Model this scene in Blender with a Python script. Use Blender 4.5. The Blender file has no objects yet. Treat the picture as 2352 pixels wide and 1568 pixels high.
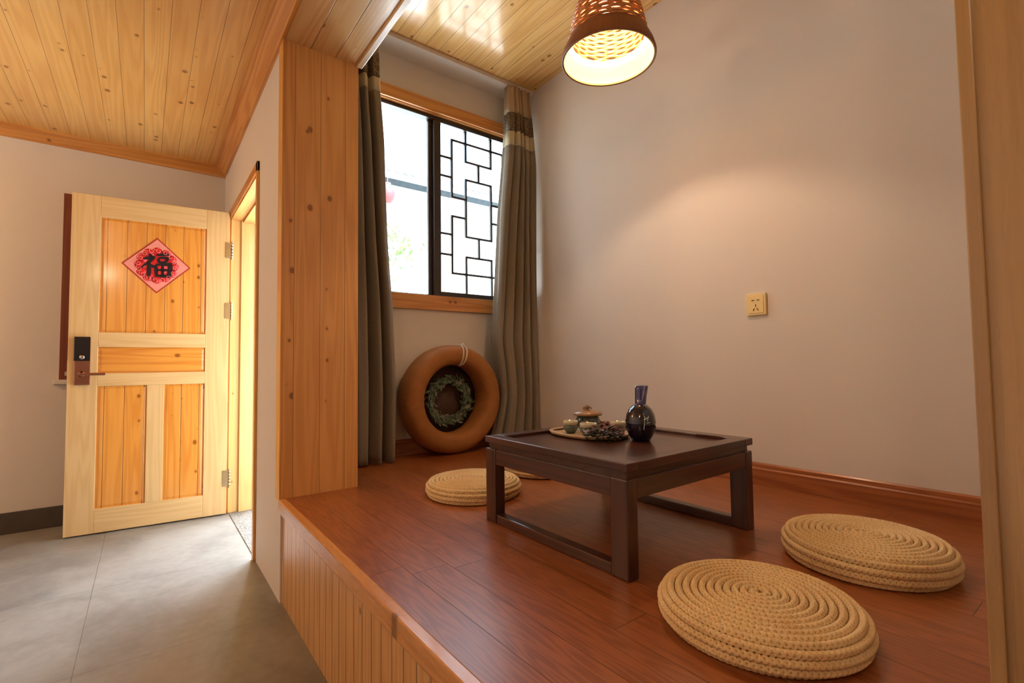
import bpy, bmesh, math, random
from mathutils import Vector, Matrix
PI = math.pi
random.seed(7)
SC = bpy.context.scene
COL = SC.collection

# ------------------------------------------------------------------ helpers
def S(r, g, b):
    f = lambda c: (c/255)/12.92 if c/255 <= .04045 else (((c/255)+.055)/1.055)**2.4
    return (f(r), f(g), f(b), 1)

class MB:
    """collects shapes in one bmesh"""
    def __init__(s): s.b = bmesh.new()
    def box(s, x0, x1, y0, y1, z0, z1, bev=0.0, rot=None, seg=2):
        t = bmesh.new()
        vs = [t.verts.new((x, y, z)) for x in (x0, x1) for y in (y0, y1) for z in (z0, z1)]
        for f in ((0,1,3,2),(4,6,7,5),(0,4,5,1),(2,3,7,6),(0,2,6,4),(1,5,7,3)):
            t.faces.new([vs[i] for i in f])
        if bev > 0:
            bmesh.ops.bevel(t, geom=t.edges[:], offset=bev, segments=seg, profile=.6, affect='EDGES', clamp_overlap=True)
        s.merge(t, rot); return s
    def merge(s, t, mat=None):
        m = {}
        t.verts.ensure_lookup_table()
        for v in t.verts:
            m[v] = s.b.verts.new(mat @ v.co if mat else v.co)
        for f in t.faces:
            try:
                nf = s.b.faces.new([m[v] for v in f.verts]); nf.smooth = f.smooth
            except ValueError: pass
        t.free()
    def tube(s, pts, r, n=8, closed=False, caps=True, rfun=None, flat=1.0):
        pts = [Vector(p) for p in pts]; N = len(pts); rings = []
        up = Vector((0,0,1)); prev = None
        for i, p in enumerate(pts):
            if closed: t = pts[(i+1) % N]-pts[i-1]
            else: t = pts[min(i+1, N-1)]-pts[max(i-1, 0)]
            t.normalize()
            a = prev if prev is not None else (up if abs(t.z) < .95 else Vector((1,0,0)))
            u = a - t*a.dot(t); u.normalize(); v = t.cross(u); prev = u
            rr = rfun(i/(N-1)) if rfun else r
            rings.append([s.b.verts.new(p + (u*math.cos(2*PI*k/n)*flat + v*math.sin(2*PI*k/n))*rr) for k in range(n)])
        M = N if closed else N-1
        for i in range(M):
            A, B = rings[i], rings[(i+1) % N]
            for k in range(n):
                try:
                    f = s.b.faces.new((A[k], A[(k+1) % n], B[(k+1) % n], B[k])); f.smooth = True
                except ValueError: pass
        if caps and not closed:
            s.b.faces.new(rings[0][::-1]); s.b.faces.new(rings[-1])
        return s
    def lathe(s, prof, n=48, c=(0,0,0), closed=False, axis='Z', smooth=True):
        rings = []
        for r, z in prof:
            ring = []
            for k in range(n):
                a = 2*PI*k/n
                if axis == 'Z': q = (c[0]+r*math.cos(a), c[1]+r*math.sin(a), c[2]+z)
                elif axis == 'Y': q = (c[0]+r*math.cos(a), c[1]+z, c[2]+r*math.sin(a))
                else: q = (c[0]+z, c[1]+r*math.cos(a), c[2]+r*math.sin(a))
                ring.append(s.b.verts.new(q))
            rings.append(ring)
        N = len(rings)
        for i in range(N if closed else N-1):
            A, B = rings[i], rings[(i+1) % N]
            for k in range(n):
                f = s.b.faces.new((A[k], A[(k+1) % n], B[(k+1) % n], B[k])); f.smooth = smooth
        if not closed:
            if prof[0][0] > 1e-5: s.b.faces.new(rings[0][::-1])
            if prof[-1][0] > 1e-5: s.b.faces.new(rings[-1])
        return s
    def prism(s, poly, y0, y1, axis='Y'):
        """poly in (x,z) extruded along y (or (x,y) along z / (y,z) along x)"""
        def P(a, b, c):
            return {'Y': (a, c, b), 'Z': (a, b, c), 'X': (c, a, b)}[axis]
        A = [s.b.verts.new(P(a, b, y0)) for a, b in poly]; B = [s.b.verts.new(P(a, b, y1)) for a, b in poly]
        n = len(poly)
        s.b.faces.new(A); s.b.faces.new(B[::-1])
        for i in range(n): s.b.faces.new((A[i], B[i], B[(i+1) % n], A[(i+1) % n]))
        return s
    def build(s, name, mat, parent=None, loc=None):
        bmesh.ops.remove_doubles(s.b, verts=s.b.verts[:], dist=1e-6)
        bmesh.ops.recalc_face_normals(s.b, faces=s.b.faces[:])
        me = bpy.data.meshes.new(name)
        if loc is not None:
            bmesh.ops.translate(s.b, verts=s.b.verts[:], vec=-Vector(loc))
        s.b.to_mesh(me); s.b.free()
        o = bpy.data.objects.new(name, me); COL.objects.link(o)
        if mat: me.materials.append(mat)
        if loc is not None: o.location = loc
        if parent: o.parent = parent
        return o

def tag(o, label=None, cat=None, group=None, kind=None):
    if label: o['label'] = label
    if cat: o['category'] = cat
    if group: o['group'] = group
    if kind: o['kind'] = kind
    return o
def empty(name, loc=(0,0,0), rz=0, label=None, cat=None, group=None, kind=None):
    o = bpy.data.objects.new(name, None); COL.objects.link(o); o.location = loc; o.rotation_euler = (0,0,rz)
    o.empty_display_size = .1
    return tag(o, label, cat, group, kind)
def struct(o, label=None, cat=None): return tag(o, label, cat, None, 'structure')

# ------------------------------------------------------------------ node materials
class NT:
    def __init__(s, name):
        s.m = bpy.data.materials.new(name); s.m.use_nodes = True
        s.t = s.m.node_tree; s.n = s.t.nodes; s.l = s.t.links
        s.bsdf = s.n['Principled BSDF']
    def new(s, ty, **kw):
        n = s.n.new(ty)
        for k, v in kw.items(): setattr(n, k, v)
        return n
    def put(s, sock, v):
        if isinstance(v, bpy.types.NodeSocket): s.l.new(v, sock)
        else: sock.default_value = v
    def math(s, op, a, b=None, c=None, clamp=False):
        n = s.new('ShaderNodeMath', operation=op, use_clamp=clamp)
        s.put(n.inputs[0], a)
        if b is not None: s.put(n.inputs[1], b)
        if c is not None: s.put(n.inputs[2], c)
        return n.outputs[0]
    def vec(s, x=0., y=0., z=0.):
        n = s.new('ShaderNodeCombineXYZ')
        for i, v in enumerate((x, y, z)): s.put(n.inputs[i], v)
        return n.outputs[0]
    def coords(s):
        tc = s.new('ShaderNodeTexCoord'); sp = s.new('ShaderNodeSeparateXYZ'); s.l.new(tc.outputs['Object'], sp.inputs[0])
        return {'X': sp.outputs[0], 'Y': sp.outputs[1], 'Z': sp.outputs[2], 'V': tc.outputs['Object']}
    def noise(s, vec, scale=5., detail=3., rough=.5, dist=0.):
        n = s.new('ShaderNodeTexNoise'); s.put(n.inputs['Vector'], vec)
        n.inputs['Scale'].default_value = scale; n.inputs['Detail'].default_value = detail
        n.inputs['Roughness'].default_value = rough; n.inputs['Distortion'].default_value = dist
        return n.outputs['Fac']
    def white(s, w, dim='1D'):
        n = s.new('ShaderNodeTexWhiteNoise', noise_dimensions=dim)
        s.put(n.inputs['W' if dim == '1D' else 'Vector'], w); return n.outputs['Value']
    def mix(s, f, a, b, mode='MIX'):
        n = s.new('ShaderNodeMix', data_type='RGBA', blend_type=mode)
        s.put(n.inputs['Factor'], f); s.put(n.inputs['A'], a); s.put(n.inputs['B'], b)
        return n.outputs['Result']
    def ss(s, v, lo, hi, a=0., b=1.):
        n = s.new('ShaderNodeMapRange', interpolation_type='SMOOTHSTEP')
        s.put(n.inputs['Value'], v)
        for k, x in (('From Min', lo), ('From Max', hi), ('To Min', a), ('To Max', b)): n.inputs[k].default_value = x
        return n.outputs[0]
    def bump(s, h, strength=.3, dist=.002):
        n = s.new('ShaderNodeBump'); n.inputs['Strength'].default_value = strength; n.inputs['Distance'].default_value = dist
        s.put(n.inputs['Height'], h); s.l.new(n.outputs[0], s.bsdf.inputs['Normal'])
        return n.outputs[0]
    def fin(s, col=None, rough=None, metal=None, coat=None, spec=None, **kw):
        b = s.bsdf.inputs
        if col is not None: s.put(b['Base Color'], col)
        if rough is not None: s.put(b['Roughness'], rough)
        if metal is not None: s.put(b['Metallic'], metal)
        if coat is not None: b['Coat Weight'].default_value = coat; b['Coat Roughness'].default_value = kw.get('coat_rough', .08)
        if spec is not None: b['Specular IOR Level'].default_value = spec
        return s.m

def plain(name, rgb, rough=.5, metal=0., coat=None, var=.06, vs=20., spec=None, bump=0.):
    N = NT(name); c = N.coords()
    n = N.noise(c['V'], vs, 3.)
    dark = tuple(x*(1-var*2.2) for x in rgb[:3])+(1,); lite = tuple(min(1, x*(1+var)) for x in rgb[:3])+(1,)
    if bump: N.bump(n, bump, .001)
    return N.fin(N.mix(n, dark, lite), rough, metal, coat, spec)

def wood(name, along, across, base, dark, w=.1, groove=.0022, rough=.35, coat=.3, knots=1.0, tint=.25, seam=0., off=0., coat_rough=.12, gr=1.0, knotcol=None, wob=1.0):
    """boards of width w running along `along`; w=0 -> one piece. seam = board length (end joints)"""
    N = NT(name); c = N.coords()
    third = [a for a in 'XYZ' if a not in (along, across)][0]
    u, v, t = c[across], c[along], c[third]
    if w > 0:
        us = N.math('DIVIDE', N.math('ADD', u, off), w)
        idx = N.math('FLOOR', us); fr = N.math('FRACT', us)
        rnd = N.white(N.math('ADD', idx, 3.37))
        e = N.math('MULTIPLY', N.math('MINIMUM', fr, N.math('SUBTRACT', 1., fr)), w)
        gm = N.ss(e, groove*.35, groove, 1., 0.)
        if seam > 0:
            vs_ = N.math('DIVIDE', N.math('ADD', v, N.math('MULTIPLY', rnd, 17.)), seam)
            rnd = N.white(N.math('ADD', N.math('MULTIPLY', N.math('FLOOR', vs_), 7.13), idx))
            f2 = N.math('FRACT', vs_)
            e2 = N.math('MULTIPLY', N.math('MINIMUM', f2, N.math('SUBTRACT', 1., f2)), seam)
            gm = N.math('MAXIMUM', gm, N.ss(e2, groove*.35, groove, 1., 0.))
    else:
        rnd = .37; gm = None
    r13 = N.math('MULTIPLY', rnd, 13.) if w > 0 else 4.8
    u2 = N.math('ADD', u, r13); v2 = N.math('ADD', v, r13)
    # rings
    n1 = N.noise(N.vec(N.math('MULTIPLY', u2, 9.*wob), N.math('MULTIPLY', v2, .42*wob*wob), N.math('MULTIPLY', t, 9.)), 1., 2., .5)
    ring = N.math('MULTIPLY_ADD', N.math('SINE', N.math('MULTIPLY', n1, 62.)), .5, .5)
    fine = N.noise(N.vec(N.math('MULTIPLY', u2, 160.), N.math('MULTIPLY', v2, 4.), N.math('MULTIPLY', t, 160.)), 1., 3., .6)
    g = N.math('MULTIPLY_ADD', ring, .38, N.math('MULTIPLY', fine, .62))
    col = N.mix(N.ss(g, .25, .8, 0., .62*gr), base, dark)
    if w > 0:
        col = N.mix(N.math('MULTIPLY', rnd, tint), col, dark)
        r2 = N.white(N.math('ADD', N.math('MULTIPLY', rnd, 91.), 1.7))
        col = N.mix(N.math('MULTIPLY', r2, tint*.6), col, tuple(min(1, x*1.35) for x in base[:3])+(1,))
    if knots > 0:
        vo = N.new('ShaderNodeTexVoronoi', feature='F1', voronoi_dimensions='2D')
        vo.inputs['Scale'].default_value = 1.
        N.put(vo.inputs['Vector'], N.vec(N.math('MULTIPLY', u2, 11.), N.math('MULTIPLY', v2, 8.), 0.))
        sp = N.new('ShaderNodeSeparateColor'); N.l.new(vo.outputs['Color'], sp.inputs[0])
        size = N.math('MULTIPLY', N.ss(sp.outputs[0], 1-.36*knots, 1., 0., 1.), .135)
        d = N.math('ADD', vo.outputs['Distance'], N.math('MULTIPLY', N.math('SUBTRACT', fine, .5), .03))
        km = N.math('SUBTRACT', size, d)
        halo = N.ss(km, -.10, 0., 0., .35)
        halo = N.math('MULTIPLY', halo, N.math('GREATER_THAN', size, .02))
        core = N.ss(km, -.005, .03, 0., .85)
        kc = knotcol or tuple(x*.42 for x in dark[:3])+(1,)
        col = N.mix(halo, col, dark); col = N.mix(core, col, kc)
    if gm is not None:
        col = N.mix(N.math('MULTIPLY', gm, .72), col, tuple(x*.22 for x in dark[:3])+(1,))
        h = N.math('SUBTRACT', N.math('MULTIPLY', fine, .06), gm)
        nrm = N.bump(h, .55, .003)
    else:
        N.bump(fine, .12, .001)
    rr = N.math('MULTIPLY_ADD', fine, .12, rough-.06)
    m = N.fin(col, rr, 0., coat, coat_rough=coat_rough)
    return m

def plaster(name, rgb, sc=3.):
    N = NT(name); c = N.coords()
    n = N.noise(c['V'], sc, 4., .55); n2 = N.noise(c['V'], 160., 2.)
    col = N.mix(N.math('MULTIPLY', n, .22), rgb, tuple(x*.86 for x in rgb[:3])+(1,))
    N.bump(n2, .06, .001)
    return N.fin(col, .75, 0., spec=.25)

PB, PD = S(226, 168, 98), S(192, 118, 52)        # pine light / dark
m_ceil = wood('pine_ceiling_boards', 'Y', 'X', S(236,184,108), S(206,138,64), .098, groove=.0016, rough=.36, coat=.3, knots=.8, off=.03, gr=.8)
m_ceil2 = wood('pine_alcove_ceiling_boards', 'Y', 'X', S(242,196,124), S(212,150,80), .098, rough=.22, coat=.6, knots=.9, off=.05, coat_rough=.1)
m_pillar = wood('pine_pillar_boards', 'Z', 'X', S(238,178,108), S(208,138,74), .115, groove=.0014, rough=.4, coat=.2, knots=1.0, off=.04)
m_soffit = wood('pine_beam_boards', 'Y', 'X', S(240,200,142), S(214,158,98), .115, groove=.003, rough=.25, coat=.7, knots=.8, off=-.027)
m_sideY = wood('pine_side_boards', 'Y', 'Z', S(216,156,90), S(180,112,52), .115, rough=.35, coat=.3, knots=.8)
m_sideZ = wood('pine_upright_boards', 'Z', 'Y', S(188,150,98), S(146,106,62), .0, rough=.27, coat=.5, knots=.0, coat_rough=.18)
m_riser = wood('pine_riser_boards', 'Z', 'Y', S(230,174,112), S(198,132,72), .068, groove=.004, rough=.3, coat=.45, knots=.35, tint=.15, coat_rough=.2)
m_trimZ = wood('pine_trim_upright', 'Z', 'Y', S(232,172,92), S(204,132,58), 0, rough=.35, coat=.3, knots=0)
m_trimY = wood('pine_trim_lengthwise', 'Y', 'X', S(222,156,82), S(188,112,48), 0, rough=.35, coat=.3, knots=.4)
m_trimX = wood('pine_trim_crosswise', 'X', 'Z', S(222,156,82), S(188,112,48), 0, rough=.35, coat=.3, knots=.5)
m_beadY = wood('pale_pine_bead', 'Y', 'X', S(226,190,140), S(206,160,104), 0, rough=.35, coat=.3, knots=0)
m_lam = wood('red_brown_laminate', 'Y', 'X', S(168,98,52), S(116,58,26), .113, groove=.0013, rough=.32, coat=.22, knots=0, tint=.3, seam=1.25, off=.07, coat_rough=.22, gr=1.0, wob=2.0)
m_lamT = wood('red_brown_baseboard', 'Y', 'Z', S(172,100,52), S(126,64,28), 0, rough=.35, coat=.25, knots=0)
m_lamX = wood('red_brown_baseboard_cross', 'X', 'Z', S(172,100,52), S(126,64,28), 0, rough=.35, coat=.25, knots=0)
m_nose = wood('pine_nosing', 'Y', 'X', S(222,158,92), S(196,126,62), 0, rough=.28, coat=.4, knots=.2)
m_doorZ = wood('pale_pine_door_stile', 'Z', 'X', S(226,192,138), S(208,166,108), .0, rough=.35, coat=.3, knots=0, gr=.8)
m_doorX = wood('pale_pine_door_rail', 'X', 'Z', S(226,192,138), S(208,166,108), .0, rough=.35, coat=.3, knots=0, gr=.8)
m_dpan = wood('honey_pine_door_panel', 'Z', 'X', S(232,162,74), S(206,122,40), .1015, groove=.003, rough=.25, coat=.5, knots=.7, off=.028)
m_dpanX = wood('honey_pine_door_crosspanel', 'X', 'Z', S(230,158,70), S(202,118,40), .0, rough=.25, coat=.5, knots=.6)
m_jamb = wood('pale_pine_jamb', 'Z', 'X', S(226,184,120), S(208,160,92), .09, groove=.002, rough=.35, coat=.3, knots=.4)
m_table = wood('dark_stained_wood', 'Y', 'X', S(84,46,32), S(48,24,17), 0, rough=.3, coat=.35, knots=0, coat_rough=.15)
m_tableX = wood('dark_stained_wood_cross', 'X', 'Z', S(80,44,30), S(46,23,16), 0, rough=.33, coat=.3, knots=0, coat_rough=.15)
m_tableZ = wood('dark_stained_wood_upright', 'Z', 'X', S(80,44,30), S(46,23,16), 0, rough=.33, coat=.3, knots=0, coat_rough=.15)
m_wall = plaster('warm_white_plaster', S(228,218,208))
m_wallR = plaster('white_plaster', S(224,212,198))
m_darkw = plain('dark_brown_window_frame', S(44,30,26), .35, coat=.2)
m_out = plaster('white_render_outside', S(244,244,240))

# tiles
N = NT('grey_floor_tiles'); c = N.coords()
tx = N.math('FRACT', N.math('DIVIDE', N.math('ADD', c['X'], .18+8*.8), .8)); ty = N.math('FRACT', N.math('DIVIDE', N.math('ADD', c['Y'], -2.24+8*.8), .8))
e = N.math('MINIMUM', N.math('MINIMUM', tx, N.math('SUBTRACT', 1., tx)), N.math('MINIMUM', ty, N.math('SUBTRACT', 1., ty)))
gm = N.ss(e, .0012, .0032, 1., 0.)
n = N.noise(c['V'], 2.2, 5., .6, .6); n2 = N.noise(c['V'], 26., 3.)
col = N.mix(N.ss(N.math('MULTIPLY_ADD', n2, .25, n), .35, .85), S(112,108,102), S(148,143,135))
col = N.mix(N.math('MULTIPLY', gm, .5), col, S(88,78,68))
N.bump(N.math('SUBTRACT', N.math('MULTIPLY', n2, .03), gm), .3, .002)
m_tile = N.fin(col, N.math('MULTIPLY_ADD', n, .15, .34), 0., spec=.5)

m_skirt = plain('dark_grey_tile_skirting', S(84,74,66), .4, var=.15)
N = NT('speckled_granite'); c = N.coords(); n = N.noise(c['V'], 140., 3., .7)
m_gran = N.fin(N.mix(N.ss(n, .4, .62), S(74,68,62), S(150,142,132)), .5)
m_conc = plain('pale_paving_outside', S(214,210,202), .8, var=.1, vs=3)
m_roof = plain('pale_grey_roof_tiles', S(214,220,222), .7, var=.15, vs=9)
m_redw = wood('red_brown_window_blind', 'Z', 'X', S(132,62,30), S(104,42,18), 0, rough=.5, coat=.1, knots=0)

def glass(name, rgb=(1,1,1,1), rough=0.0):
    N = NT(name)
    N.fin(rgb, rough); N.bsdf.inputs['Transmission Weight'].default_value = 1; N.bsdf.inputs['IOR'].default_value = 1.45
    return N.m
def thin_glass(name):
    # window pane: mostly see-through, a little mirror at grazing angles
    N = NT(name); out = N.n['Material Output']
    tr = N.new('ShaderNodeBsdfTransparent'); tr.inputs[0].default_value = (.97,.985,.99,1)
    gl = N.new('ShaderNodeBsdfGlossy'); gl.inputs['Roughness'].default_value = .02
    fr = N.new('ShaderNodeFresnel'); fr.inputs[0].default_value = 1.5
    mx = N.new('ShaderNodeMixShader'); ge = N.new('ShaderNodeNewGeometry'); N.l.new(N.math('MULTIPLY', fr.outputs[0], N.math('SUBTRACT', 1., ge.outputs['Backfacing'])), mx.inputs[0]); N.l.new(tr.outputs[0], mx.inputs[1]); N.l.new(gl.outputs[0], mx.inputs[2])
    N.l.new(mx.outputs[0], out.inputs['Surface']); return N.m
m_pane = thin_glass('window_glass')

# ------------------------------------------------------------------ dimensions
Xp, Xi, Xr = .487, .830, 2.338          # entrance-wall plane, pillar inner edge, right wall
Yp, Yw, Yd = 2.345, 2.95, 4.40          # pillar face, window wall, back wall
ZP, ZB, ZC, ZA = .45, 2.54, 2.60, 3.115 # platform, beam underside, ceiling, alcove ceiling
YN = -.30                               # near end of the alcove
XL, YB = -3.0, -3.2                     # main room extents
XO = .687                               # outer face of entrance wall

# ------------------------------------------------------------------ room shell
struct(MB().box(XL-.1, XO+.02, YB-.1, Yd+.12, -.1, 0).build('floor', m_tile))
struct(MB().box(XL-.1, Xp+.02, YB-.1, Yd+.12, ZC, ZC+.05).build('ceiling', m_ceil))
struct(MB().box(Xi-.02, Xr+.1, YN-.1, Yw+.12, ZA, ZA+.05).build('ceiling', m_ceil2))
struct(MB().box(XL-.1, XL, YB-.1, Yd+.1, 0, ZC).build('wall_left', m_wall))
struct(MB().box(XL, Xr+.1, YB-.1, YB, 0, ZA).build('wall_near', m_wall))
# back wall with window opening
wx0, wx1, wz0, wz1 = -.452, .20, .963, 2.222
b = MB()
b.box(XL-.1, wx0, Yd, Yd+.12, 0, ZC); b.box(wx1, XO, Yd, Yd+.12, 0, ZC)
b.box(wx0, wx1, Yd, Yd+.12, 0, wz0); b.box(wx0, wx1, Yd, Yd+.12, wz1, ZC)
struct(b.build('wall_back', m_wall))
# entrance wall with doorway
dy0, dy1, dz = 2.955, 4.012, 2.125
b = MB()
b.box(Xp, XO, Yp+.002, dy0, 0, ZB); b.box(Xp, XO, dy1, Yd, 0, ZC)
b.box(Xp, XO, dy0, dy1, dz, ZC); b.box(Xp, XO, Yp+.05, dy0, ZB, ZC)
struct(b.build('wall_entrance', m_wall))
# partition behind the pillar face
b = MB().box(XO, Xi, Yp+.03, Yw+.10, 0, ZA)
struct(b.build('wall_partition', m_wallR))
# window wall (alcove)
ox0, ox1, oz0, oz1 = .93, 2.315, 1.50, 2.80
b = MB()
b.box(Xi, ox0, Yw, Yw+.1, 0, ZA); b.box(ox1, Xr+.1, Yw, Yw+.1, 0, ZA)
b.box(ox0, ox1, Yw, Yw+.1, 0, oz0); b.box(ox0, ox1, Yw, Yw+.1, oz1, ZA)
struct(b.build('wall_window', m_wallR))
struct(MB().box(Xr, Xr+.1, YN-.1, Yw, 0, ZA).build('wall_right', m_wallR))
struct(MB().box(Xi, Xr+.1, YN-.1, YN, 0, ZA).build('wall_alcove_near', m_wallR))
struct(MB().box(Xp+.008, Xi, YB-.1, YN-.05, 0, ZA).build('wall_near_side', m_wallR))

# pillar face (boards) and its edge trim
struct(MB().box(Xp, Xi, Yp, Yp+.03, ZP-.02, ZB).build('trim_1', m_pillar))
struct(MB().box(Xp-.008, Xp, Yp-.004, Yp+.075, ZP-.01, ZB, bev=.002).build('trim_2', m_trimZ))
# beam : clad underside, side face, beads
struct(MB().box(Xp, Xi, YB, Yp+.03, ZB, ZB+.02).build('trim_3', m_soffit))
struct(MB().box(Xi-.02, Xi, YB, Yw, ZB+.02, ZA).build('trim_4', m_sideY))
struct(MB().box(Xi-.012, Xi+.018, YN, Yp, ZB-.012, ZB+.03, bev=.004).build('trim_5', m_beadY))
# crown moulding round the lower ceiling
def crown(name, axis, a0, a1, wall, sgn, mat):
    d, h = .085, .065
    z0 = ZB-.004
    pr = [(wall, z0), (wall+sgn*.016, z0), (wall+sgn*.022, z0+.012), (wall+sgn*(d-.02), ZC-.012), (wall+sgn*d, ZC-.010), (wall+sgn*d, ZC), (wall, ZC)]
    b = MB()
    if axis == 'X': b.prism(pr, a0, a1, 'X')
    else: b.prism(pr, a0, a1, 'Y')
    return struct(b.build(name, mat))
crown('trim_6', 'X', XL, Xp, Yd, -1, m_trimX)
crown('trim_7', 'Y', YB, Yd-.08, Xp, -1, m_trimY)
# skirting
struct(MB().box(XL, Xp, Yd-.012, Yd, 0, .134, bev=.003).build('baseboard_back', m_skirt))
# near post (far end of the near partition)
struct(MB().box(Xp, Xi, YN, .077, ZP, ZB, bev=.003).build('trim_8', m_sideZ))
struct(MB().box(Xp-.004, Xp-.0003, .0695, .0785, ZP+.002, ZB, bev=.001).build('trim_9', m_sideZ))
struct(MB().box(Xp+.012, Xi, YN-.05, YN, 0, ZB).build('wall_near_end', m_wallR))

# ------------------------------------------------------------------ raised platform
pf = empty('raised_platform', (Xp, Yp, 0), 0, 'raised timber platform with red-brown plank deck and pine board front', 'platform')
def part(mbx, name, mat, root):
    """world-space mesh made child of an unrotated root"""
    o = mbx.build(name, mat); o.parent = root; o.matrix_parent_inverse = Matrix.Translation(-root.location); return o
part(MB().box(Xp+.02, Xr, YN, Yp, ZP-.03, ZP).box(Xi, Xr, Yp, Yw, ZP-.03, ZP), 'deck', m_lam, pf)
part(MB().box(Xp+.008, Xp+.02, YN, Yp, 0, ZP-.03), 'front_panel', m_riser, pf)
part(MB().box(Xp-.012, Xp+.02, YN, Yp-.004, ZP-.052, ZP+.002, bev=.004), 'nosing', m_nose, pf)
# alcove baseboards
def bboard(name, y=None, x=None, a0=0, a1=1, mat=None):
    h = .103
    if x is not None:
        pr = [(x, ZP), (x-.018, ZP), (x-.018, ZP+h-.028), (x-.012, ZP+h-.022), (x-.012, ZP+h-.006), (x-.007, ZP+h), (x, ZP+h)]
        return struct(MB().prism(pr, a0, a1, 'Y').build(name, mat))
    pr = [(y, ZP), (y-.018, ZP), (y-.018, ZP+h-.028), (y-.012, ZP+h-.022), (y-.012, ZP+h-.006), (y-.007, ZP+h), (y, ZP+h)]
    return struct(MB().prism(pr, a0, a1, 'X').build(name, mat))
bboard('baseboard_right', x=Xr, a0=YN, a1=Yw, mat=m_lamT)
bboard('baseboard_window', y=Yw, a0=Xi, a1=Xr-.018, mat=m_lamX)

# ------------------------------------------------------------------ doorway, door
dr = empty('trim_10', (Xp, 3.5, 0)); struct(dr)
b = MB()   # lining
t = .022
b.box(Xp-.004, XO+.01, dy1-t, dy1, 0, dz); 
part(b, 'far_jamb', m_jamb, dr)
part(MB().box(Xp+.06, XO+.01, dy1-t-.018, dy1-t, 0, dz-t, bev=.002), 'door_stop', m_jamb, dr)
part(MB().box(Xp-.004, XO+.01, dy0, dy0+t, 0, dz), 'near_jamb', m_jamb, dr)
part(MB().box(Xp-.004, XO+.01, dy0+t, dy1-t, dz-t, dz).box(Xp+.07, XO+.01, dy0+t, dy1-t-.018, dz-t-.014, dz-t), 'head_lining', m_sideY, dr)
part(MB().box(Xp-.014, Xp, dy0-.028, dy0+.012, 0, dz+.045, bev=.003), 'near_casing', m_trimZ, dr)
part(MB().box(Xp-.014, Xp, dy0-.028, dy1+.03, dz-.012, dz+.045, bev=.003), 'head_casing', m_trimY, dr)
part(MB().box(Xp-.014, Xp, dy1-.012, dy1+.03, 0, dz+.045, bev=.003), 'far_casing', m_trimZ, dr)
struct(MB().box(Xp+.001, 1.0, dy0+.02, dy1-.02, -.05, .004, bev=.001).build('trim_11', m_gran), 'speckled grey stone threshold in the doorway', 'threshold')

# door leaf : local x from hinge (0) to free edge (.89), local -y... face towards camera is +y local
hx, hy = Xp-.012, 3.982
ang = math.atan2(4.066-3.985, -.382-.494)
door = empty('door_1', (hx, hy, .008), ang, 'open pine door leaf with honey-coloured panels, swung against the back wall', 'door'); door['kind'] = 'structure'
DW, DH, DT = .860, 2.135, .042
# local: x along leaf, y: thickness 0..-DT away? camera side is +y (rotated ~174.7deg -> world -y)
st1, st2 = .143, .716     # stile edges from hinge
def dbox(name, x0, x1, z0, z1, mat, y0=-DT/2, y1=DT/2, bev=.0025, par=None):
    o = MB().box(x0, x1, y0, y1, z0, z1, bev=bev).build(name, mat); o.parent = par or door; return o
dbox('stile', .004, st1, 0, DH, m_doorZ); dbox('stile', st2, DW, 0, DH, m_doorZ)
for z0, z1 in ((0,.147),(.914,.996),(1.163,1.257),(1.998,DH)): dbox('rail', st1, st2, z0, z1, m_doorX)
dbox('mullion', .371, .463, .147, .914, m_doorZ)
def dpanel(x0, x1, z0, z1, mat):
    b = MB().box(x0, x1, -.010, .010, z0, z1)
    # raised field with a sloping border
    for s in (1, -1):
        i = .018
        A = [(x0+.004,z0+.004),(x1-.004,z0+.004),(x1-.004,z1-.004),(x0+.004,z1-.004)]
        Bq = [(x0+i,z0+i),(x1-i,z0+i),(x1-i,z1-i),(x0+i,z1-i)]
        va = [b.b.verts.new((x, s*.010, z)) for x, z in A]; vb = [b.b.verts.new((x, s*.015, z)) for x, z in Bq]
        b.b.faces.new(vb)
        for k in range(4): b.b.faces.new((va[k], va[(k+1)%4], vb[(k+1)%4], vb[k]))
    o = b.build('panel', mat); o.parent = door
    return o
dpanel(st1, st2, 1.257, 1.998, m_dpan); dpanel(st1, st2, .996, 1.163, m_dpanX)
dpanel(st1, .371, .147, .914, m_dpan); dpanel(.463, st2, .147, .914, m_dpan)
m_brass = plain('satin_nickel', S(205,190,160), .3, 1.0, var=.02)
m_chrome = plain('chrome_metal', S(220,220,222), .12, 1.0, var=.01)
for hz_ in (.245, 1.425, 1.86):
    b = MB().box(-.012, .030, DT/2-.003, DT/2+.004, hz_-.055, hz_+.055, bev=.0015)
    for k in range(5): b.lathe([(.0075, -.010), (.0075, .010)], 14, (-.012, DT/2+.006, hz_-.044+k*.022))
    for k in (-1, 1): b.lathe([(.004, DT/2+.003), (.004, DT/2+.0065)], 10, (.012, 0, hz_+k*.032), axis='Y')
    b.lathe([(.0, -.012), (.006, -.008), (.0075, 0)], 12, (-.012, DT/2+.006, hz_-.056))
    b.lathe([(.0075, 0), (.006, .008), (0, .012)], 12, (-.012, DT/2+.006, hz_+.056))
    b.build('hinge', m_brass).parent = door
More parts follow.
